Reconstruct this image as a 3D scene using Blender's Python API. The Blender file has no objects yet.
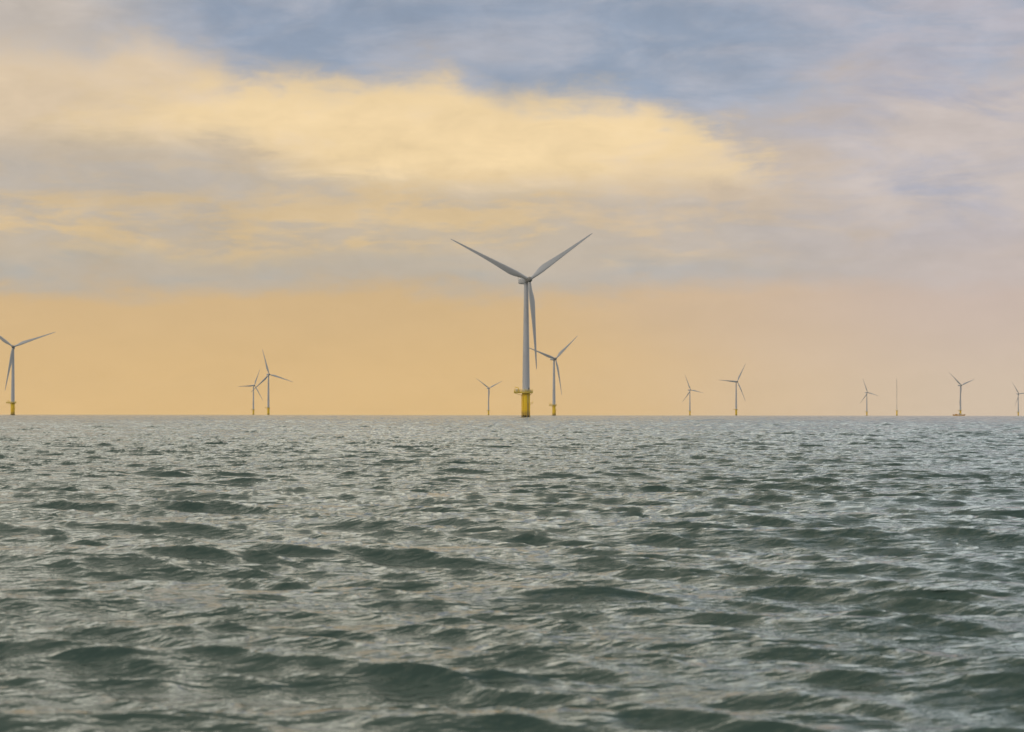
import bpy, bmesh, math, random
import numpy as np
from mathutils import Matrix, Vector
R = math.radians
SC = bpy.context.scene
COL = SC.collection

# ------------------------------------------------------------------ camera
EARTH = 6371000.0
EYE = 2.0
LENS = 70.0
FPX = 1024 * LENS / 36.0
cam_d = bpy.data.cameras.new('camera')
cam_d.lens = LENS
cam_d.sensor_width = 36.0
cam_d.clip_start = 0.1
cam_d.clip_end = 60000
cam_d.dof.use_dof = True
cam_d.dof.focus_distance = 130.0
cam_d.dof.aperture_fstop = 2.8
cam = bpy.data.objects.new('camera', cam_d)
COL.objects.link(cam)
cam.matrix_world = (Matrix.Translation((0, 0, EYE)) @ Matrix.Rotation(R(90 + 1.37), 4, 'X')
                    @ Matrix.Rotation(R(0.07), 4, 'Z'))
SC.camera = cam

# ------------------------------------------------------------------ light
SUN_AZ, SUN_EL = -125.0, 22.0          # degrees, azimuth from +Y towards +X
sun_d = bpy.data.lights.new('sun', 'SUN')
sun_d.energy = 0.6
sun_d.angle = R(14)
sun_d.color = (1.0, 0.90, 0.76)
sun = bpy.data.objects.new('sun', sun_d)
COL.objects.link(sun)
sd = Vector((math.sin(R(SUN_AZ)) * math.cos(R(SUN_EL)), math.cos(R(SUN_AZ)) * math.cos(R(SUN_EL)), math.sin(R(SUN_EL))))
sun.rotation_euler = sd.to_track_quat('Z', 'Y').to_euler()
sun.location = (-40, 20, 60)

vs = SC.view_settings
vs.view_transform = 'Standard'
vs.look = 'None'
vs.exposure = 0.09
vs.gamma = 1.0
vs.use_curve_mapping = False


def lin(r, g, b):
    def f(c):
        c /= 255.0
        return c / 12.92 if c <= 0.04045 else ((c + 0.055) / 1.055) ** 2.4
    return (f(r), f(g), f(b), 1.0)


class NT:
    """small node-graph writer"""
    def __init__(self, tree):
        self.t = tree
        tree.nodes.clear()

    def new(self, kind, **kw):
        n = self.t.nodes.new(kind)
        for k, v in kw.items():
            setattr(n, k, v)
        return n

    def put(self, sock, v):
        if isinstance(v, bpy.types.NodeSocket):
            self.t.links.new(v, sock)
        else:
            sock.default_value = v

    def m(self, op, a, b=0.0, c=0.0, clamp=False):
        n = self.new('ShaderNodeMath', operation=op, use_clamp=clamp)
        self.put(n.inputs[0], a)
        self.put(n.inputs[1], b)
        self.put(n.inputs[2], c)
        return n.outputs[0]

    def sstep(self, v, lo, hi, a=0.0, b=1.0):
        n = self.new('ShaderNodeMapRange', interpolation_type='SMOOTHSTEP')
        self.put(n.inputs['Value'], v)
        self.put(n.inputs['From Min'], lo)
        self.put(n.inputs['From Max'], hi)
        self.put(n.inputs['To Min'], a)
        self.put(n.inputs['To Max'], b)
        return n.outputs[0]

    def mix(self, f, a, b, blend='MIX'):
        n = self.new('ShaderNodeMix', data_type='RGBA', blend_type=blend)
        self.put(n.inputs[0], f)
        self.put(n.inputs[6], a)
        self.put(n.inputs[7], b)
        return n.outputs[2]

    def scaled(self, vec, s, off=(0, 0, 0)):
        n = self.new('ShaderNodeMapping')
        self.put(n.inputs['Vector'], vec)
        n.inputs['Scale'].default_value = s
        n.inputs['Location'].default_value = off
        return n.outputs[0]

    def noise(self, vec, scale=1.0, detail=5.0, rough=0.55, dist=0.0):
        n = self.new('ShaderNodeTexNoise')
        self.put(n.inputs['Vector'], vec)
        n.inputs['Scale'].default_value = scale
        n.inputs['Detail'].default_value = detail
        n.inputs['Roughness'].default_value = rough
        n.inputs['Distortion'].default_value = dist
        return n.outputs['Fac']

    def ramp(self, f, stops, interp='EASE'):
        n = self.new('ShaderNodeValToRGB')
        cr = n.color_ramp
        cr.interpolation = interp
        while len(cr.elements) < len(stops):
            cr.elements.new(0.5)
        for e, (p, c) in zip(cr.elements, stops):
            e.position = p
            e.color = c if len(c) == 4 else (*c, 1)
        self.put(n.inputs[0], f)
        return n.outputs[0]


# ------------------------------------------------------------------ sky: Nishita air behind a broken dusk overcast
world = bpy.data.worlds.new('World')
SC.world = world
world.use_nodes = True
w = NT(world.node_tree)
SKY_STRENGTH = 0.1
BAND_BOOST = 3.6
tc = w.new('ShaderNodeTexCoord')
dirv = tc.outputs['Generated']
sp = w.new('ShaderNodeSeparateXYZ')
w.put(sp.inputs[0], dirv)
dx, dy, dz = sp.outputs
DEG = 57.2958
el = w.m('MULTIPLY', w.m('ARCSINE', dz), DEG)
az = w.m('MULTIPLY', w.m('ARCTAN2', dx, dy), DEG)
nish = w.new('ShaderNodeTexSky', sky_type='NISHITA')
nish.sun_disc = False
nish.sun_elevation = R(SUN_EL)
nish.sun_rotation = R(SUN_AZ)
nish.air_density = 1.0
nish.dust_density = 2.0

P = dirv
n_big = w.noise(w.scaled(P, (5, 5, 17), (3.1, 0, 1.2)), 1.0, 4, 0.5, 0.3)          # broad cloud masses
n_mid = w.noise(w.scaled(P, (11, 11, 42), (7.3, 2.0, 5.2)), 1.0, 6, 0.58, 0.6)     # streaky mottling
n_str = w.noise(w.scaled(P, (15, 15, 70), (2.2, 8.1, 4.4)), 1.0, 7, 0.62, 0.25)     # long thin streaks
n_fin = w.noise(w.scaled(P, (30, 30, 75), (1.7, 4.4, 0.6)), 1.0, 7, 0.6, 0.4)      # ragged edges
n_bil = w.noise(w.scaled(P, (16, 16, 22), (9.4, 1.0, 3.3)), 1.0, 6, 0.6, 0.2)      # billows
c0 = lambda s, k: w.m('MULTIPLY', w.m('SUBTRACT', s, 0.5), k)                       # centred noise * k

side = w.sstep(w.m('ADD', az, c0(n_big, 6.0)), -2.0, 15.0)                          # warm left .. mauve right
# clear warm haze under the cloud deck
low = w.mix(w.sstep(el, 0.0, 3.6), w.mix(side, lin(223, 186, 129), lin(211, 191, 169)),
            w.mix(side, lin(208, 176, 131), lin(198, 179, 169)))
# mid deck: blue-grey flat base, mottled warm above
v1 = w.m('ADD', el, c0(n_mid, 2.4))
mid = w.mix(w.sstep(v1, 3.8, 5.0), w.mix(side, lin(172, 171, 168), lin(182, 177, 178)),
            w.mix(side, lin(216, 189, 147), lin(194, 183, 178)))
mott = w.sstep(w.m('ADD', w.m('ADD', n_str, c0(n_mid, 0.5)), c0(n_fin, 0.45)), 0.38, 0.60)
mid = w.mix(w.m('MULTIPLY', mott, 0.85), mid, w.mix(side, lin(183, 172, 158), lin(182, 176, 178)))
edge1 = w.m('ADD', el, w.m('ADD', c0(n_mid, 1.9), w.m('ADD', c0(n_bil, 1.4), c0(n_fin, 1.1))))
m1 = w.m('MULTIPLY', w.sstep(edge1, 3.1, 4.2), w.sstep(az, 16.0, 6.0, 0.35, 0.9))
sky = w.mix(m1, low, mid)
# bright yellow break
yb = w.m('ADD', w.m('ADD', el, c0(n_mid, 2.6)), c0(n_fin, 0.7))
lowedge = w.sstep(w.m('ADD', az, c0(n_mid, 5.0)), -9.0, -3.5, 7.5, 6.45)
yv = w.m('SUBTRACT', w.m('ADD', w.m('ADD', el, c0(n_mid, 1.5)), w.m('ADD', c0(n_str, 1.3), c0(n_fin, 0.8))), lowedge)
yr = w.m('ADD', w.m('ADD', az, w.m('MULTIPLY', w.m('SUBTRACT', el, 6.5), 1.0)), w.m('ADD', c0(n_str, 5.0), c0(n_bil, 5.0)))
ymask = w.m('MULTIPLY', w.sstep(yv, -0.5, 0.8), w.sstep(yr, 8.4, 6.4))
# grey-mauve bank low on the left
lb_ = w.m('MULTIPLY', w.sstep(w.m('ADD', az, w.m('ADD', c0(n_mid, 8.0), c0(n_big, 5.0))), -3.0, -11.0), w.sstep(w.m('ADD', el, w.m('ADD', c0(n_str, 3.4), c0(n_fin, 1.6))), 4.8, 6.4))
sky = w.mix(w.m('MULTIPLY', lb_, 0.6), sky, lin(183, 175, 168))
gx = w.m('DIVIDE', w.m('ADD', az, 1.0), 9.0)
gz = w.m('DIVIDE', w.m('SUBTRACT', el, 7.9), 2.0)
glow = w.m('ADD', w.m('ADD', w.m('MULTIPLY', gx, gx), w.m('MULTIPLY', gz, gz)), w.m('ADD', w.m('ADD', c0(n_mid, 4.0), c0(n_bil, 3.0)), c0(n_fin, 3.0)))
yel = w.mix(w.sstep(glow, 0.0, 2.0), lin(241, 212, 163), lin(222, 199, 168))
sky = w.mix(w.m('MULTIPLY', ymask, 0.95), sky, yel)
# right-hand mauve cloud, softly mottled
rm = w.m('MULTIPLY', w.sstep(w.m('ADD', az, w.m('ADD', c0(n_big, 5.0), c0(n_str, 6.0))), 6.0, 12.5), w.sstep(el, 4.0, 6.5))
sky = w.mix(w.m('MULTIPLY', rm, 0.8), sky, w.mix(w.sstep(w.m('ADD', n_mid, c0(n_big, 0.4)), 0.38, 0.66), lin(199, 187, 182), lin(166, 168, 184)))
# upper blue-grey bank with a billowed lower edge
u01 = w.m('DIVIDE', w.m('ADD', az, 18.0), 36.0, clamp=True)
gy = lambda x: ((x - 512) * 0.02878 + 18.0) / 36.0
ge = lambda y: ((413.6 - y) * 0.02878) / 14.0
stops = [(gy(x), (ge(y),) * 3) for x, y in ((0, 70), (90, 74), (150, 52), (230, 86), (330, 92), (450, 84), (505, 112), (640, 98), (700, 134), (760, 116), (860, 82), (1000, 90))]
edge = w.m('MULTIPLY', w.ramp(u01, stops, 'LINEAR'), 14.0)
eb = w.m('ADD', w.m('SUBTRACT', el, edge), w.m('ADD', c0(n_bil, 1.9), w.m('ADD', c0(n_fin, 1.5), c0(n_str, 0.9))))
m3 = w.sstep(eb, -0.6, 0.95)
soft = w.sstep(w.m('ADD', az, c0(n_bil, 3.0)), -13.5, -8.0, 0.45, 1.0)
bank = w.mix(w.sstep(w.m('ADD', n_mid, w.m('ADD', c0(n_big, 0.6), c0(n_bil, 0.25))), 0.38, 0.76), lin(142, 154, 173), lin(170, 172, 182))
bank = w.mix(w.sstep(w.m('ADD', az, c0(n_mid, 8.0)), 4.0, 12.0), bank, w.mix(w.sstep(n_str, 0.35, 0.65), lin(184, 180, 188), lin(162, 168, 183)))
sky = w.mix(w.m('MULTIPLY', m3, soft), sky, bank)
# lit lobes and darker undersides, and thin veils low down
lobes = w.m('MULTIPLY', w.m('ADD', c0(n_bil, 0.30), w.m('ADD', c0(n_fin, 0.34), c0(n_str, 0.16))), w.sstep(el, 2.8, 5.0, 0.25, 1.0))
lb = w.new('ShaderNodeVectorMath', operation='SCALE')
w.put(lb.inputs[0], sky)
w.put(lb.inputs['Scale'], w.m('ADD', lobes, 1.0))
sky = lb.outputs[0]
# the rest of the overcast, overhead and behind
over = w.mix(w.sstep(n_big, 0.35, 0.65), w.mix(side, lin(188, 190, 182), lin(170, 182, 186)), w.mix(side, lin(232, 224, 203), lin(212, 217, 215)))
ov = w.new('ShaderNodeVectorMath', operation='SCALE')       # boosted band just above the view, added to brighten the water; dimmer overhead
w.put(ov.inputs[0], over)
w.put(ov.inputs['Scale'], w.sstep(el, 15.0, 36.0, BAND_BOOST, 1.15))
over = ov.outputs[0]
sky = w.mix(w.sstep(el, 12.3, 18.0), sky, over)
back = w.sstep(w.m('ABSOLUTE', az), 40.0, 110.0)
sky = w.mix(w.m('MULTIPLY', back, 0.8), sky, w.mix(w.sstep(el, 0, 25), lin(190, 184, 182), lin(205, 208, 208)))
bg = w.new('ShaderNodeBackground')
bg.inputs['Strength'].default_value = SKY_STRENGTH
cl = w.new('ShaderNodeVectorMath', operation='SCALE')
w.put(cl.inputs[0], sky)
cl.inputs['Scale'].default_value = 1.0 / SKY_STRENGTH
w.put(bg.inputs['Color'], w.mix(0.93, nish.outputs[0], cl.outputs[0]))
wo = w.new('ShaderNodeOutputWorld')
world.node_tree.links.new(bg.outputs[0], wo.inputs[0])


# ------------------------------------------------------------------ materials
def mat(name):
    m = bpy.data.materials.new(name)
    m.use_nodes = True
    n = NT(m.node_tree)
    b = n.new('ShaderNodeBsdfPrincipled')
    o = n.new('ShaderNodeOutputMaterial')
    m.node_tree.links.new(b.outputs[0], o.inputs[0])
    return m, n, b


def painted(name, col, dirt, rough=0.45, amt=0.35, streak=(0.35, 0.35, 0.06)):
    m, n, b = mat(name)
    t = n.new('ShaderNodeTexCoord')
    s = n.noise(n.scaled(t.outputs['Object'], streak), 1.0, 6, 0.6)
    f = n.m('MULTIPLY', n.sstep(s, 0.45, 0.75), amt)
    n.put(b.inputs['Base Color'], n.mix(f, col, dirt))
    n.put(b.inputs['Roughness'], n.m('ADD', rough, n.m('MULTIPLY', s, 0.15)))
    return m


M_WHITE = painted('light_grey_paint', (0.43, 0.43, 0.45, 1), (0.30, 0.29, 0.28, 1))
M_BLADE = painted('blade_gelcoat', (0.44, 0.43, 0.43, 1), (0.36, 0.34, 0.32, 1), 0.4, 0.4, (0.06, 0.5, 0.5))
M_YELLOW = painted('yellow_paint', (0.86, 0.55, 0.006, 1), (0.42, 0.22, 0.02, 1), 0.5, 0.4, (0.5, 0.5, 0.12))
_n = NT.__new__(NT)
_n.t = M_YELLOW.node_tree
_b = next(x for x in _n.t.nodes if x.type == 'BSDF_PRINCIPLED')
_tc = _n.new('ShaderNodeTexCoord')
_sp = _n.new('ShaderNodeSeparateXYZ')
_n.put(_sp.inputs[0], _tc.outputs['Object'])
_old = _b.inputs['Base Color'].links[0].from_socket
_wz = _n.m('ADD', _sp.outputs[2], _n.m('MULTIPLY', _n.noise(_n.scaled(_tc.outputs['Object'], (1.6, 1.6, 0.25)), 1.0, 5, 0.6), -3.5))
_n.put(_b.inputs['Base Color'], _n.mix(_n.m('MULTIPLY', _n.sstep(_wz, 3.0, 0.2), 0.7), _old, (0.34, 0.19, 0.035, 1)))
M_GROWTH = painted('marine_growth', (0.035, 0.035, 0.02, 1), (0.08, 0.075, 0.03, 1), 0.8, 0.6, (1, 1, 1))
M_STEEL = painted('galvanised_steel', (0.30, 0.30, 0.29, 1), (0.18, 0.15, 0.11, 1), 0.5)
M_FADED = painted('faded_yellow_paint', (0.70, 0.50, 0.08, 1), (0.35, 0.26, 0.10, 1), 0.55, 0.5, (0.8, 0.8, 0.4))
M_HUB = painted('dark_hub_paint', (0.20, 0.19, 0.18, 1), (0.12, 0.11, 0.10, 1))  # hub in a darker grey than the tower, randomly streaked
M_DARK = painted('dark_grey_paint', (0.06, 0.065, 0.07, 1), (0.1, 0.09, 0.08, 1), 0.5)
M_ORANGE = painted('orange_hull_paint', (0.62, 0.30, 0.04, 1), (0.25, 0.11, 0.04, 1), 0.5, 0.5)
M_CREAM = painted('cream_paint', (0.62, 0.56, 0.42, 1), (0.4, 0.33, 0.22, 1), 0.5)


RIP1, RIP2 = 0.13, 0.04


def water_material():
    m, n, b = mat('sea_water')
    g = n.new('ShaderNodeNewGeometry')
    pos = g.outputs['Position']
    # gusts: patches where the wind roughens the surface more
    gust = n.sstep(n.noise(n.scaled(pos, (0.045, 0.09, 0.0)), 1.0, 3, 0.5), 0.35, 0.65, 0.5, 1.0)
    # wind ripples: slopes taken by finite differences, so they stay steep at any distance
    def slope(scale, off, eps, amp, detail):
        def h(dx, dy):
            return n.noise(n.scaled(pos, scale, (off + dx * scale[0], dy * scale[1], 0)), 1.0, detail, 0.6, 0.0)
        h0 = h(0, 0)
        k = amp / eps
        return n.m('MULTIPLY', n.m('SUBTRACT', h0, h(eps, 0)), k), n.m('MULTIPLY', n.m('SUBTRACT', h0, h(0, eps)), k)
    ax, ay = slope((1.3, 3.6, 1.5), 0, 0.03, RIP1, 3)
    bx, by = slope((5.0, 13.0, 6.0), 4, 0.008, RIP2, 3)
    sx = n.m('MULTIPLY', n.m('ADD', ax, bx), gust)
    sy = n.m('MULTIPLY', n.m('ADD', ay, by), gust)
    cv = n.new('ShaderNodeCombineXYZ')
    n.put(cv.inputs[0], sx)
    n.put(cv.inputs[1], sy)
    va = n.new('ShaderNodeVectorMath', operation='ADD')
    n.put(va.inputs[0], g.outputs['Normal'])
    n.put(va.inputs[1], cv.outputs[0])
    vn = n.new('ShaderNodeVectorMath', operation='NORMALIZE')
    n.put(vn.inputs[0], va.outputs[0])
    n.put(b.inputs['Normal'], vn.outputs[0])
    at = n.new('ShaderNodeAttribute', attribute_name='foam')
    fo = n.m('MULTIPLY', at.outputs['Fac'], n.sstep(n.noise(n.scaled(pos, (5, 7, 5)), 1.0, 6, 0.7), 0.42, 0.62))
    n.put(b.inputs['Base Color'], n.mix(fo, (0.030, 0.056, 0.045, 1), (0.62, 0.64, 0.62, 1)))
    n.put(b.inputs['Roughness'], n.m('ADD', 0.09, n.m('MULTIPLY', fo, 0.5)))
    b.inputs['IOR'].default_value = 1.333
    return m


# ------------------------------------------------------------------ sea: curved sheet displaced by a wind-sea spectrum
def cascade(L, N, lam_lo, lam_hi, seed, lam_p, heading, spread):
    rng = np.random.default_rng(seed)
    k1 = 2 * np.pi * np.fft.fftfreq(N, L / N)
    kx, ky = np.meshgrid(k1, k1, indexing='ij')
    k = np.hypot(kx, ky)
    k[0, 0] = 1e-6
    kp = 2 * np.pi / lam_p
    S = np.exp(-1.25 * (kp / k) ** 2) / k ** 3.3
    wp = np.sqrt(k / kp)
    S *= 2.4 ** np.exp(-(wp - 1) ** 2 / (2 * 0.09 ** 2))
    ct = (kx * np.cos(heading) + ky * np.sin(heading)) / k
    p = np.clip(spread / (k / kp) ** 0.33, 0.9, spread)
    S *= np.abs(ct) ** (2 * p)
    lam = 2 * np.pi / k
    S *= ((lam > lam_lo) & (lam <= lam_hi))
    a = np.sqrt(S) * (2 * np.pi / L) * (rng.normal(size=(N, N)) + 1j * rng.normal(size=(N, N)))
    h = np.real(np.fft.ifft2(a)) * N * N
    sx = np.real(np.fft.ifft2(1j * kx / k * a)) * N * N
    sy = np.real(np.fft.ifft2(1j * ky / k * a)) * N * N
    return [h, sx, sy], L


def bilinear(fields, L, x, y):
    N = fields[0].shape[0]
    fx = (x / L * N) % N
    fy = (y / L * N) % N
    i0 = np.floor(fx).astype(np.int32)
    j0 = np.floor(fy).astype(np.int32)
    tx = (fx - i0).astype(np.float32)
    ty = (fy - j0).astype(np.float32)
    i0 %= N
    j0 %= N
    i1 = (i0 + 1) % N
    j1 = (j0 + 1) % N
    out = []
    for F in fields:
        F = F.astype(np.float32)
        out.append(F[i0, j0] * (1 - tx) * (1 - ty) + F[i1, j0] * tx * (1 - ty) + F[i0, j1] * (1 - tx) * ty + F[i1, j1] * tx * ty)
    return out


def build_sea():
    HEAD, LP, HS, CHOP = R(90 - 14), 7.0, 0.262, 0.94
    spec = [cascade(211.0, 1024, 2.4, 60, 11, LP, HEAD, 14.0), cascade(149.0, 1024, 2.4, 60, 5, LP, HEAD + R(6), 14.0),
            cascade(37.0, 1024, 0.28, 2.4, 8, LP, HEAD, 14.0)]
    wts = [0.72, 0.72, 1.0]
    var = sum((wt * f[0][0].std()) ** 2 for f, wt in zip(spec, wts))
    sc = HS / 4 / math.sqrt(var)
    # polar mesh: fine where one looks from the boat, coarser all round
    a_fine = np.arange(-20, 20, 0.058)
    a_mid = np.arange(20, 62, 0.2)
    a_rest = np.arange(62, 298, 1.4)
    ang = np.concatenate([a_fine, a_mid, a_rest, np.arange(298, 340, 0.2)])
    ang = R(1) * ang
    rad = [0.4]
    while rad[-1] < 9300:
        r = rad[-1]
        rad.append(r + (0.05 if r < 4 else r * 0.0034 if r < 50 else r * 0.0014 if r < 600 else r * 0.0022 if r < 1800 else r * 0.006))
    rad = np.array(rad)
    A, Rr = np.meshgrid(ang, rad)
    x = (np.sin(A) * Rr).ravel()
    y = (np.cos(A) * Rr).ravel()
    r = Rr.ravel()
    hx = np.zeros_like(x)
    hy = np.zeros_like(x)
    hz = np.zeros_like(x)
    for i, ((f, L), wt, rot, cut) in enumerate(zip(spec, wts, (0, R(9), R(-7)), (None, None, None))):
        ca, sa = math.cos(rot), math.sin(rot)
        h, sx, sy = bilinear(f, L, x * ca + y * sa + 17 * i, -x * sa + y * ca + 5 * i)
        g = wt * sc
        if cut:
            g = g * (0.45 + 0.55 / (1 + (r / cut) ** 2))
        hz += g * h
        hx += g * (sx * ca - sy * sa)
        hy += g * (sx * sa + sy * ca)
    # wave groups: some stretches of sea livelier than others
    grp = 1.0 + 0.18 * np.sin(x / 23 + 1.3 * np.sin(y / 31)) * np.sin(y / 27 + 0.8)
    co = np.empty((x.size, 3), np.float32)
    co[:, 0] = x + CHOP * grp * hx
    co[:, 1] = y + CHOP * grp * hy
    co[:, 2] = grp * hz - r * r / (2 * EARTH)
    nr, na = Rr.shape
    idx = np.arange(nr * na).reshape(nr, na)
    nx = np.roll(idx, -1, axis=1)
    quads = np.stack([idx[:-1], idx[1:], nx[1:], nx[:-1]], axis=-1).reshape(-1, 4)
    me = bpy.data.meshes.new('sea')
    nq = len(quads)
    me.vertices.add(len(co))
    me.vertices.foreach_set('co', co.ravel())
    me.loops.add(nq * 4 + na)
    me.loops.foreach_set('vertex_index', np.concatenate([quads.ravel(), idx[0]]).astype(np.int32))
    me.polygons.add(nq + 1)
    me.polygons.foreach_set('loop_start', np.concatenate([np.arange(nq + 1) * 4]).astype(np.int32))
    me.polygons.foreach_set('use_smooth', np.ones(nq + 1, bool))
    me.update(calc_edges=True)
    # foam where the crests are squeezed together
    gx = hx.reshape(nr, na)
    gy = hy.reshape(nr, na)
    dyr = np.gradient(gy, axis=0) / np.maximum(np.gradient(Rr, axis=0), 1e-3)
    top = np.clip((hz.reshape(nr, na) / (HS / 4) - 1.6) / 0.8, 0, 1)
    foam = np.clip((-dyr * CHOP - 0.95) / 0.3, 0, 1) * top
    fa = me.attributes.new('foam', 'FLOAT', 'POINT')
    fa.data.foreach_set('value', foam.ravel().astype(np.float32))
    me.materials.append(water_material())
    o = bpy.data.objects.new('sea', me)
    o['kind'] = 'structure'
    COL.objects.link(o)
    return o


build_sea()


# ------------------------------------------------------------------ thin dusk haze over the sea
HAZE = 1.3e-5
hm = bpy.data.materials.new('haze')
hm.use_nodes = True
hn = NT(hm.node_tree)
hv = hn.new('ShaderNodeVolumePrincipled')
hv.inputs['Color'].default_value = (0.95, 0.86, 0.74, 1)
hv.inputs['Density'].default_value = HAZE
ho = hn.new('ShaderNodeOutputMaterial')
hm.node_tree.links.new(hv.outputs[0], ho.inputs['Volume'])
bm = bmesh.new()
bmesh.ops.create_cube(bm, size=1.0, matrix=Matrix.Translation((0, 0, 70)) @ Matrix.Diagonal((19000, 19000, 158, 1)))
hme = bpy.data.meshes.new('haze')
bm.to_mesh(hme)
bm.free()
hme.materials.append(hm)
haze = bpy.data.objects.new('haze', hme)
haze['kind'] = 'stuff'
COL.objects.link(haze)


# ------------------------------------------------------------------ mesh helpers
def build(name, bm, material, parent=None, smooth=True, angle=35):
    bmesh.ops.recalc_face_normals(bm, faces=bm.faces)
    me = bpy.data.meshes.new(name)
    bm.to_mesh(me)
    bm.free()
    for p in me.polygons:
        p.use_smooth = smooth
    if smooth:
        me.set_sharp_from_angle(angle=R(angle))
    me.materials.append(material)
    o = bpy.data.objects.new(name, me)
    COL.objects.link(o)
    if parent:
        o.parent = parent
    return o


def lathe(bm, prof, seg=32, M=Matrix(), cap=True):
    rings = []
    for r, z in prof:
        rings.append([bm.verts.new(M @ Vector((r * math.cos(2 * math.pi * i / seg), r * math.sin(2 * math.pi * i / seg), z))) for i in range(seg)])
    for a, b in zip(rings, rings[1:]):
        for i in range(seg):
            j = (i + 1) % seg
            bm.faces.new((a[i], a[j], b[j], b[i]))
    if cap:
        bm.faces.new(rings[0][::-1])
        bm.faces.new(rings[-1])


def tube(bm, a, b, r, seg=8):
    a, b = Vector(a), Vector(b)
    q = (b - a).to_track_quat('Z', 'Y').to_matrix().to_4x4()
    lathe(bm, [(r, 0), (r, (b - a).length)], seg, Matrix.Translation(a) @ q)


def path(bm, pts, r, seg=8):
    for a, b in zip(pts, pts[1:]):
        tube(bm, a, b, r, seg)


def box(bm, lo, hi, bev=0.0):
    c = [(l + h) / 2 for l, h in zip(lo, hi)]
    s = [h - l for l, h in zip(lo, hi)]
    r = bmesh.ops.create_cube(bm, size=1.0, matrix=Matrix.Translation(c) @ Matrix.Diagonal((*s, 1)))
    if bev:
        es = list({e for v in r['verts'] for e in v.link_edges})
        bmesh.ops.bevel(bm, geom=es, offset=bev, segments=3, affect='EDGES', profile=0.6)


def sections(bm, rings, cap=True):
    vr = [[bm.verts.new(p) for p in ring] for ring in rings]
    n = len(vr[0])
    for a, b in zip(vr, vr[1:]):
        for i in range(n):
            j = (i + 1) % n
            bm.faces.new((a[i], a[j], b[j], b[i]))
    if cap:
        bm.faces.new(vr[0][::-1])
        bm.faces.new(vr[-1])


# ------------------------------------------------------------------ the turbine (local frame: rotor faces -Y, origin at sea level)
TP = 14.4            # top of the yellow transition piece
HUB = 80.0
TILT = R(5)
HUBPOS = Vector((0, -4.3, HUB))


def blade_mesh():
    bm = bmesh.new()
    key = [(1.2, 1.9, 1.0, 16), (3.2, 1.9, 1.0, 16), (6.0, 2.6, 0.62, 15), (9.5, 3.6, 0.36, 13), (12.5, 3.8, 0.29, 11), (17, 3.35, 0.25, 8.5), (23, 2.65, 0.23, 6),
           (30, 2.0, 0.2, 4), (38, 1.45, 0.18, 2.5), (45, 1.0, 0.17, 1.5), (50, 0.65, 0.16, 1), (51.9, 0.35, 0.16, 1), (52.4, 0.1, 0.2, 1)]
    rings = []
    n = 20
    for (r, c, t, tw) in key:
        k = min(1.0, max(0.0, (r - 3.2) / 8.0))          # circle to aerofoil
        ring = []
        th = R(tw + 3)
        for i in range(n):
            a = 2 * math.pi * i / n
            xc = 0.5 - 0.5 * math.cos(a)                # 0 at leading edge
            thick = 5 * (0.2969 * math.sqrt(max(xc, 0)) - 0.126 * xc - 0.3516 * xc ** 2 + 0.2843 * xc ** 3 - 0.1036 * xc ** 4)
            yc = (thick if a < math.pi else -thick) * t
            camb = 0.03 * 4 * xc * (1 - xc)
            zz = (xc - (0.5 * (1 - k) + 0.3 * k)) * c
            yy = ((1 - k) * 0.5 * math.sin(a) * t + k * (yc + camb)) * c
            # leading edge (-Z) turns towards the wind (-Y)
            z2 = zz * math.cos(th) - yy * math.sin(th)
            y2 = zz * math.sin(th) + yy * math.cos(th)
            ring.append(Vector((r, y2 + 2.6 * (r / 52) ** 2, z2)))
        rings.append(ring)
    sections(bm, rings)
    return bm


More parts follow.
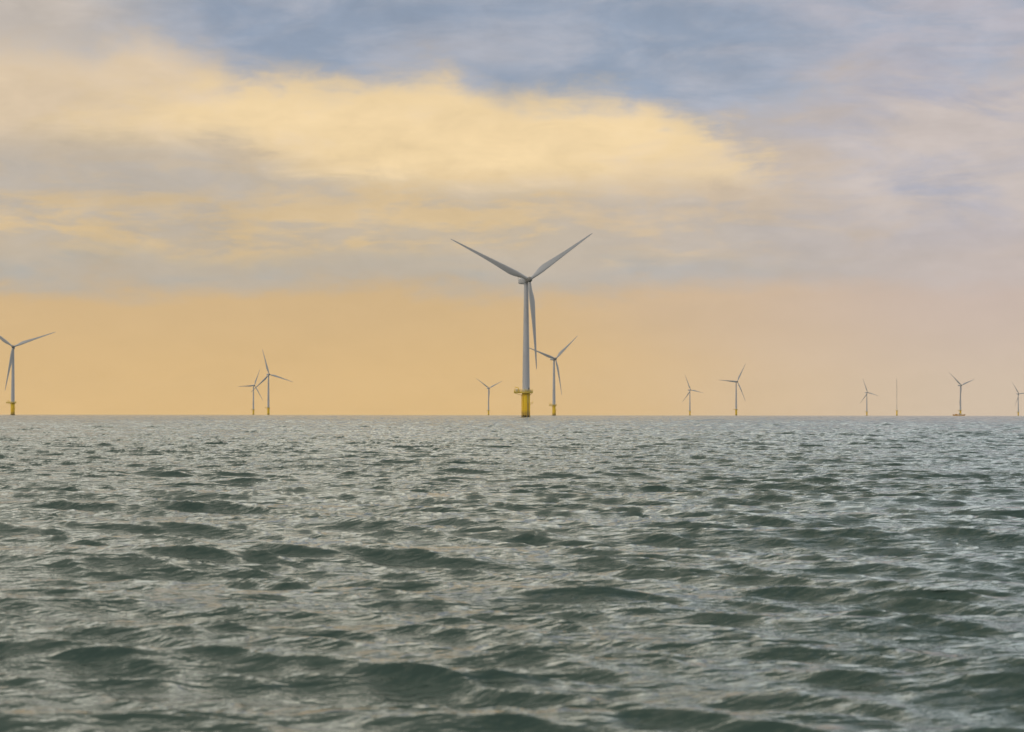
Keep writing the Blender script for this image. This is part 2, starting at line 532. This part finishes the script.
def make_turbine(name, label, full=True, group='wind turbines standing in the sea'):
    root = bpy.data.objects.new(name, None)
    root.empty_display_size = 5
    COL.objects.link(root)
    root['label'] = label
    root['category'] = 'wind turbine'
    root['group'] = group
    # transition piece
    bm = bmesh.new()
    lathe(bm, [(2.35, -6), (2.35, 5.2), (2.42, 5.2), (2.42, 5.6), (2.33, 5.6), (2.33, TP - 0.3), (2.5, TP - 0.3), (2.5, TP)], 40)
    tp = build('transition_piece', bm, M_YELLOW, root)
    bm = bmesh.new()
    rnd = random.Random(4)
    rings = []
    for z in (-5.5, -1.0, 0.2, 0.7, 1.05):
        rings.append([Vector(((2.39 + (0.05 if z < 1 else 0.0)) * math.cos(2 * math.pi * i / 40), (2.39 + (0.05 if z < 1 else 0.0)) * math.sin(2 * math.pi * i / 40),
                              z + (rnd.uniform(-0.25, 0.3) if z > 1 else 0))) for i in range(40)])
    sections(bm, rings)
    build('marine_growth', bm, M_GROWTH, tp)
    # boat landing: two fenders with a ladder, on the side nearest the viewer and to the right
    ba = R(-92)
    ux, uy = math.cos(ba), math.sin(ba)
    tx, ty = -uy, ux
    bm = bmesh.new()
    for s in (-0.9, 0.9):
        path(bm, [(ux * 3.5 + tx * s, uy * 3.5 + ty * s, -4), (ux * 3.5 + tx * s, uy * 3.5 + ty * s, 7.2), (ux * 2.3 + tx * s, uy * 2.3 + ty * s, 8.6)], 0.2)
        for z in (1.4, 4.2, 6.6):
            tube(bm, (ux * 2.2 + tx * s, uy * 2.2 + ty * s, z), (ux * 3.5 + tx * s, uy * 3.5 + ty * s, z), 0.13)
    build('boat_landing', bm, M_YELLOW, tp)
    bm = bmesh.new()
    for s in (-0.3, 0.3):
        tube(bm, (ux * 2.85 + tx * s, uy * 2.85 + ty * s, -1), (ux * 2.85 + tx * s, uy * 2.85 + ty * s, TP + 0.9), 0.05, 6)
    z = -0.6
    while z < TP:
        tube(bm, (ux * 2.85 - tx * 0.3, uy * 2.85 - ty * 0.3, z), (ux * 2.85 + tx * 0.3, uy * 2.85 + ty * 0.3, z), 0.03, 6)
        z += 0.4
    build('ladder', bm, M_STEEL, tp)
    # small rest platform sticking out half way up
    bm = bmesh.new()
    ra = R(-32)
    box(bm, (2.2, -0.7, 8.3), (4.1, 0.7, 8.5))
    tube(bm, (2.2, 0, 7.0), (3.9, 0, 8.3), 0.09)
    for yy in (-0.65, 0.65):
        tube(bm, (4.0, yy, 8.5), (4.0, yy, 9.5), 0.045, 6)
    tube(bm, (4.0, -0.65, 9.5), (4.0, 0.65, 9.5), 0.045, 6)
    bmesh.ops.rotate(bm, verts=bm.verts, cent=(0, 0, 0), matrix=Matrix.Rotation(ra, 3, 'Z'))
    build('rest_platform', bm, M_YELLOW, tp)
    bm = bmesh.new()
    for a in (R(200), R(150), R(40)):
        tube(bm, (2.6 * math.cos(a), 2.6 * math.sin(a), -5), (2.6 * math.cos(a), 2.6 * math.sin(a), TP - 1), 0.16)
    build('cable_tube', bm, M_YELLOW, tp)
    # external platform: ring deck with a laydown area on one side
    la = R(180 - 30)
    lx, ly = math.cos(la), math.sin(la)
    bm = bmesh.new()
    n = 48
    pts = []
    for i in range(n):
        a = 2 * math.pi * i / n
        d = math.cos(a - la)
        rr = 4.0
        if d > 0.80:
            rr = min(6.9 / d, 6.9 / 0.9)
        pts.append((rr * math.cos(a), rr * math.sin(a)))
    inner = [(2.46 * math.cos(2 * math.pi * i / n), 2.46 * math.sin(2 * math.pi * i / n)) for i in range(n)]
    zt, zb = TP + 0.25, TP - 0.35
    to = [bm.verts.new((x, y, zt)) for x, y in pts]
    bo = [bm.verts.new((x, y, zb)) for x, y in pts]
    ti = [bm.verts.new((x, y, zt)) for x, y in inner]
    bi = [bm.verts.new((x, y, zb)) for x, y in inner]
    for i in range(n):
        j = (i + 1) % n
        bm.faces.new((to[i], to[j], ti[j], ti[i]))
        bm.faces.new((bo[j], bo[i], bi[i], bi[j]))
        bm.faces.new((bo[i], bo[j], to[j], to[i]))
        bm.faces.new((ti[i], ti[j], bi[j], bi[i]))
    for i in range(0, n, 6):
        a = 2 * math.pi * i / n
        rr = math.hypot(*pts[i]) - 0.3
        tube(bm, (2.3 * math.cos(a), 2.3 * math.sin(a), TP - 1.7), (rr * math.cos(a), rr * math.sin(a), zb), 0.11, 6)
    deck = build('platform', bm, M_FADED, root)
    bm = bmesh.new()
    rail = [(x * 0.975, y * 0.975) for x, y in pts]
    for i in range(n):
        j = (i + 1) % n
        for zz, rr in ((0.2, 0.2), (0.75, 0.08), (1.3, 0.09)):
            tube(bm, (*rail[i], zt + zz), (*rail[j], zt + zz), rr, 5)
        if i % 2 == 0:
            tube(bm, (*rail[i], zt - 0.02), (*rail[i], zt + 1.3), 0.08, 5)
    build('railing', bm, M_FADED, deck)
    bm = bmesh.new()                                        # davit crane on the laydown side
    cx, cy = lx * 4.3 - ly * 1.2, ly * 4.3 + lx * 1.2
    path(bm, [(cx, cy, zt), (cx, cy, zt + 2.4), (cx + lx * 2.2, cy + ly * 2.2, zt + 3.0)], 0.17)
    tube(bm, (cx + lx * 2.1, cy + ly * 2.1, zt + 2.95), (cx + lx * 2.1, cy + ly * 2.1, zt + 1.5), 0.04, 6)
    build('davit_crane', bm, M_YELLOW, deck)
    bm = bmesh.new()
    box(bm, (lx * 4.9 - 1.0, ly * 4.9 - 0.7, zt + 0.003), (lx * 4.9 + 1.0, ly * 4.9 + 0.7, zt + 1.7), 0.06)
    build('equipment_cabinet', bm, M_CREAM, deck)
    for lo, hi in (((-2.7, -3.2, zt + 0.003), (-0.9, -2.4, zt + 1.9)), ((0.6, -3.3, zt + 0.003), (1.5, -2.5, zt + 1.3))):
        bm = bmesh.new()
        box(bm, lo, hi, 0.06)
        build('equipment_cabinet', bm, M_CREAM, deck)
    # tower
    bm = bmesh.new()
    prof = []
    for k in range(13):
        t = k / 12
        z = TP + 0.02 + t * (HUB - 2.35 - TP)
        r = 2.15 + (1.22 - 2.15) * (t ** 1.15)
        prof.append((r, z))
        if k in (0, 4, 8):
            prof += [(r + 0.035, z + 0.05), (r + 0.035, z + 0.22), (r - 0.004, z + 0.27)]
    lathe(bm, prof, 44)
    tw = build('tower', bm, M_WHITE, root)
    bm = bmesh.new()
    da = R(-60)
    box(bm, (2.0, -0.5, TP + 0.6), (2.19, 0.5, TP + 2.8), 0.05)
    bmesh.ops.rotate(bm, verts=bm.verts, cent=(0, 0, 0), matrix=Matrix.Rotation(da, 3, 'Z'))
    build('door', bm, M_DARK, tw)
    # nacelle
    bm = bmesh.new()
    rings = []
    for y, hw, zl, zh in ((-2.35, 1.25, -1.35, 1.2), (-2.0, 1.55, -1.75, 1.55), (0.5, 1.75, -2.05, 1.75), (5.0, 1.75, -2.0, 1.72), (8.0, 1.6, -1.7, 1.6), (8.5, 1.35, -1.35, 1.35)):
        ring = []
        for i in range(24):
            a = 2 * math.pi * i / 24
            ca, sa = math.cos(a), math.sin(a)
            p = 0.45
            px = hw * math.copysign(abs(ca) ** p, ca)
            pz = math.copysign(abs(sa) ** p, sa)
            ring.append(Vector((px, y, HUB - 0.15 + (zh * pz if pz > 0 else -zl * pz))))
        rings.append(ring)
    sections(bm, rings)
    lathe(bm, [(1.5, HUB - 2.7), (1.5, HUB - 2.0)], 32)
    nac = build('nacelle', bm, M_WHITE, root, angle=40)
    bm = bmesh.new()                                        # cooler and hoist frame on the rear roof
    for xx in (-1.5, 1.5):
        path(bm, [(xx, 5.2, HUB + 1.4), (xx, 5.2, HUB + 2.7), (xx, 8.6, HUB + 2.7), (xx, 8.6, HUB + 0.9)], 0.07, 6)
    for zz in (2.1, 2.7):
        tube(bm, (-1.5, 8.6, HUB + zz), (1.5, 8.6, HUB + zz), 0.07, 6)
    build('hoist_frame', bm, M_DARK, nac)
    bm = bmesh.new()
    tube(bm, (0, 7.2, HUB + 1.4), (0, 7.2, HUB + 3.6), 0.06, 6)
    tube(bm, (-0.5, 7.2, HUB + 3.3), (0.5, 7.2, HUB + 3.3), 0.05, 6)
    build('wind_vane', bm, M_DARK, nac)
    # hub
    bm = bmesh.new()
    prof = [(1.25, -2.1), (1.62, -1.6), (1.7, -0.4), (1.66, 0.6), (1.45, 1.4), (1.05, 2.0), (0.55, 2.35), (0.05, 2.45)]
    lathe(bm, prof, 32, Matrix.Translation(HUBPOS) @ Matrix.Rotation(R(90) - TILT, 4, 'X'))
    build('hub', bm, M_HUB, root)
    b0 = build('blade', blade_mesh(), M_BLADE, root, angle=60)
    for k in (1, 2):
        b = b0.copy()
        COL.objects.link(b)
    return root


def pose(root, phase):
    k = 0
    for c in root.children:
        if c.name.split('.')[0] == 'blade':
            c.matrix_basis = (Matrix.Translation(HUBPOS) @ Matrix.Rotation(-TILT, 4, 'X')
                              @ Matrix.Rotation(-R(phase + 120 * k), 4, 'Y'))
            k += 1


def dup(src, skip=()):
    r = src.copy()
    COL.objects.link(r)
    for ch in list(src.children):
        c = ch.copy()
        COL.objects.link(c)
        c.parent = r
        for g in ch.children:
            if g.name.split('.')[0] in skip:
                continue
            d = g.copy()
            COL.objects.link(d)
            d.parent = c
    return r


def spot(px, hub_px):
    """where a turbine stands whose hub shows hub_px pixels above its waterline"""
    depth = HUB * FPX / hub_px
    x = (px - 512) / FPX * depth
    d2 = x * x + depth * depth
    return Vector((x, depth, -d2 / (2 * EARTH)))


WIND = 30.0
first = make_turbine('wind_turbine', 'largest and nearest wind turbine, pale grey tower on a thick yellow railed foundation')
TINY = ('ladder', 'cable_tube', 'rest_platform', 'equipment_cabinet', 'wind_vane', 'hoist_frame', 'door', 'railing', 'davit_crane', 'boat_landing', 'marine_growth')
MIDS = ('ladder', 'cable_tube', 'equipment_cabinet', 'wind_vane', 'door')
farm = [
    # base px, hub px height, yaw, phase, label
    (526.1, 137.3, 23, 34.2, None, ()),
    (554.0, 56.8, WIND, 40, 'mid-sized turbine just right of the largest one, its left blade reaching towards the big tower', MIDS),
    (12.9, 68.2, 10, 20.5, 'turbine with a yellow base at the far left, one blade running out of the picture', MIDS),
    (268.5, 40.6, 24, -16.6, 'taller of the close pair of turbines on the left, one blade almost straight up', TINY),
    (253.5, 29.5, 42, 63.5, 'shorter, thinner turbine of the close pair on the left, one blade level to the left', TINY),
    (488.6, 27.0, WIND, 25, 'small distant turbine left of the largest one, showing a plain Y of two raised blades', TINY),
    (689.9, 25.5, WIND, -10.5, 'smaller of two distant turbines right of centre, one blade nearly upright', TINY),
    (736.2, 34.0, WIND, 56, 'larger of two distant turbines right of centre, one blade almost level to the left', TINY),
    (866.8, 23.2, WIND, -13, 'faint thin distant turbine with one short upright blade, left of the slender mast', TINY),
    (960.4, 30.5, WIND, 18.5, 'distant turbine rising behind a low orange barge on the right', TINY),
    (1018.2, 22.2, WIND, 3, 'faint distant turbine at the extreme right edge with one blade cut off by the frame', TINY),
]
for i, (px, hp, yaw, ph, label, skip) in enumerate(farm):
    t = first if i == 0 else dup(first, skip)
    t.location = spot(px, hp)
    t.rotation_euler = (0, 0, R(yaw))
    if label:
        t['label'] = label
    pose(t, ph)

# ------------------------------------------------------------------ slender measuring mast between two far turbines
mast = bpy.data.objects.new('measuring_mast', None)
COL.objects.link(mast)
mast['label'] = 'slender bladeless lattice mast standing alone in the sea between two faint turbines on the right'
mast['category'] = 'mast'
MB, MT = 12.5, 91.0
bm = bmesh.new()
lathe(bm, [(1.9, -6), (1.9, 5), (1.75, 5.3), (1.75, MB)], 28)
build('foundation', bm, M_YELLOW, mast)
bm = bmesh.new()
lathe(bm, [(1.8, MB + 0.003), (3.6, MB + 0.02), (3.6, MB + 0.35), (1.8, MB + 0.352)], 24)
mdeck = build('platform', bm, M_FADED, mast)
bm = bmesh.new()
for k in range(24):
    a, b_ = 2 * math.pi * k / 24, 2 * math.pi * (k + 1) / 24
    for zz in (0.7, 1.25):
        tube(bm, (3.5 * math.cos(a), 3.5 * math.sin(a), MB + 0.35 + zz), (3.5 * math.cos(b_), 3.5 * math.sin(b_), MB + 0.35 + zz), 0.06, 5)
    if k % 2 == 0:
        tube(bm, (3.5 * math.cos(a), 3.5 * math.sin(a), MB + 0.3), (3.5 * math.cos(a), 3.5 * math.sin(a), MB + 1.6), 0.06, 5)
build('railing', bm, M_FADED, mdeck)
bm = bmesh.new()


def mcorner(z, k):
    t = (z - MB) / (MT - MB)
    rr = 1.55 * (1 - t) + 0.35 * t
    a = R(90 + 120 * k)
    return Vector((rr * math.cos(a), rr * math.sin(a), z))


z = MB + 0.36
while z < MT - 0.1:
    zn = min(MT, z + 2.6 * (1 - 0.6 * (z - MB) / (MT - MB)))
    for k in range(3):
        tube(bm, mcorner(z, k), mcorner(zn, k), 0.11, 6)
        tube(bm, mcorner(z, k), mcorner(zn, (k + 1) % 3), 0.05, 5)
        tube(bm, mcorner(zn, k), mcorner(zn, (k + 1) % 3), 0.05, 5)
    z = zn
tube(bm, (0, 0, MT - 1.0), (0, 0, MT + 3.5), 0.12, 6)
build('lattice_mast', bm, M_STEEL, mast)
for zz in (50.0, 70.0, 88.0):
    bm = bmesh.new()
    tube(bm, (-3.2, 0, zz), (3.2, 0, zz), 0.07, 6)
    for xx in (-3.1, 3.1):
        tube(bm, (xx, 0, zz), (xx, 0, zz + 0.9), 0.06, 6)
    build('boom', bm, M_STEEL, mast)
md = 5000.0
mx = (896.8 - 512) / FPX * md
mast.location = (mx, md, -(mx * mx + md * md) / (2 * EARTH))

# ------------------------------------------------------------------ the low orange barge in front of one far turbine
barge = bpy.data.objects.new('barge', None)
COL.objects.link(barge)
barge['label'] = 'low flat orange barge lying at the foot of a distant turbine on the right'
barge['category'] = 'barge'
bm = bmesh.new()
rings = []
for x, hw, zb, zt in ((-16.5, 2.6, 1.6, 2.7), (-15.2, 4.0, 0.4, 2.6), (-11, 4.6, -1.2, 2.3), (10, 4.6, -1.2, 2.3), (14, 3.8, 0.3, 2.6), (16.2, 1.6, 1.6, 3.0)):
    rings.append([Vector((x, -hw, zt)), Vector((x, -hw * 0.96, zb)), Vector((x, hw * 0.96, zb)), Vector((x, hw, zt))])
sections(bm, rings)
hull = build('hull', bm, M_ORANGE, barge, angle=25)
bm = bmesh.new()
for s in (-1, 1):
    path(bm, [(-15, 3.9 * s, 2.5), (-11, 4.64 * s, 2.2), (10, 4.64 * s, 2.2), (14, 3.8 * s, 2.5)], 0.2)
build('fender_rail', bm, M_DARK, hull)
bm = bmesh.new()
box(bm, (-1.5, -2.6, 2.303), (5.0, 2.6, 4.4), 0.2)
box(bm, (-0.6, -2.0, 4.403), (2.6, 2.0, 5.6), 0.2)
house = build('deckhouse', bm, M_CREAM, barge)
bm = bmesh.new()
for k in range(3):
    box(bm, (-0.3 + k * 1.0, -2.06, 4.75), (0.4 + k * 1.0, -2.003, 5.3))
build('window', bm, M_DARK, house, smooth=False)
bm = bmesh.new()
box(bm, (-10, -2.4, 2.303), (-4.5, 2.4, 3.5), 0.1)
build('deck_cargo', bm, M_ORANGE, barge)
bm = bmesh.new()
path(bm, [(1.0, 0, 5.6), (1.0, 0, 8.6)], 0.1)
tube(bm, (1.0, -0.9, 7.8), (1.0, 0.9, 7.8), 0.06, 6)
build('mast', bm, M_STEEL, house)
bp = spot(959.0, 30.9)
barge.location = bp
barge.scale = (1, 1, 1.3)
barge.rotation_euler = (0, 0, R(-8))
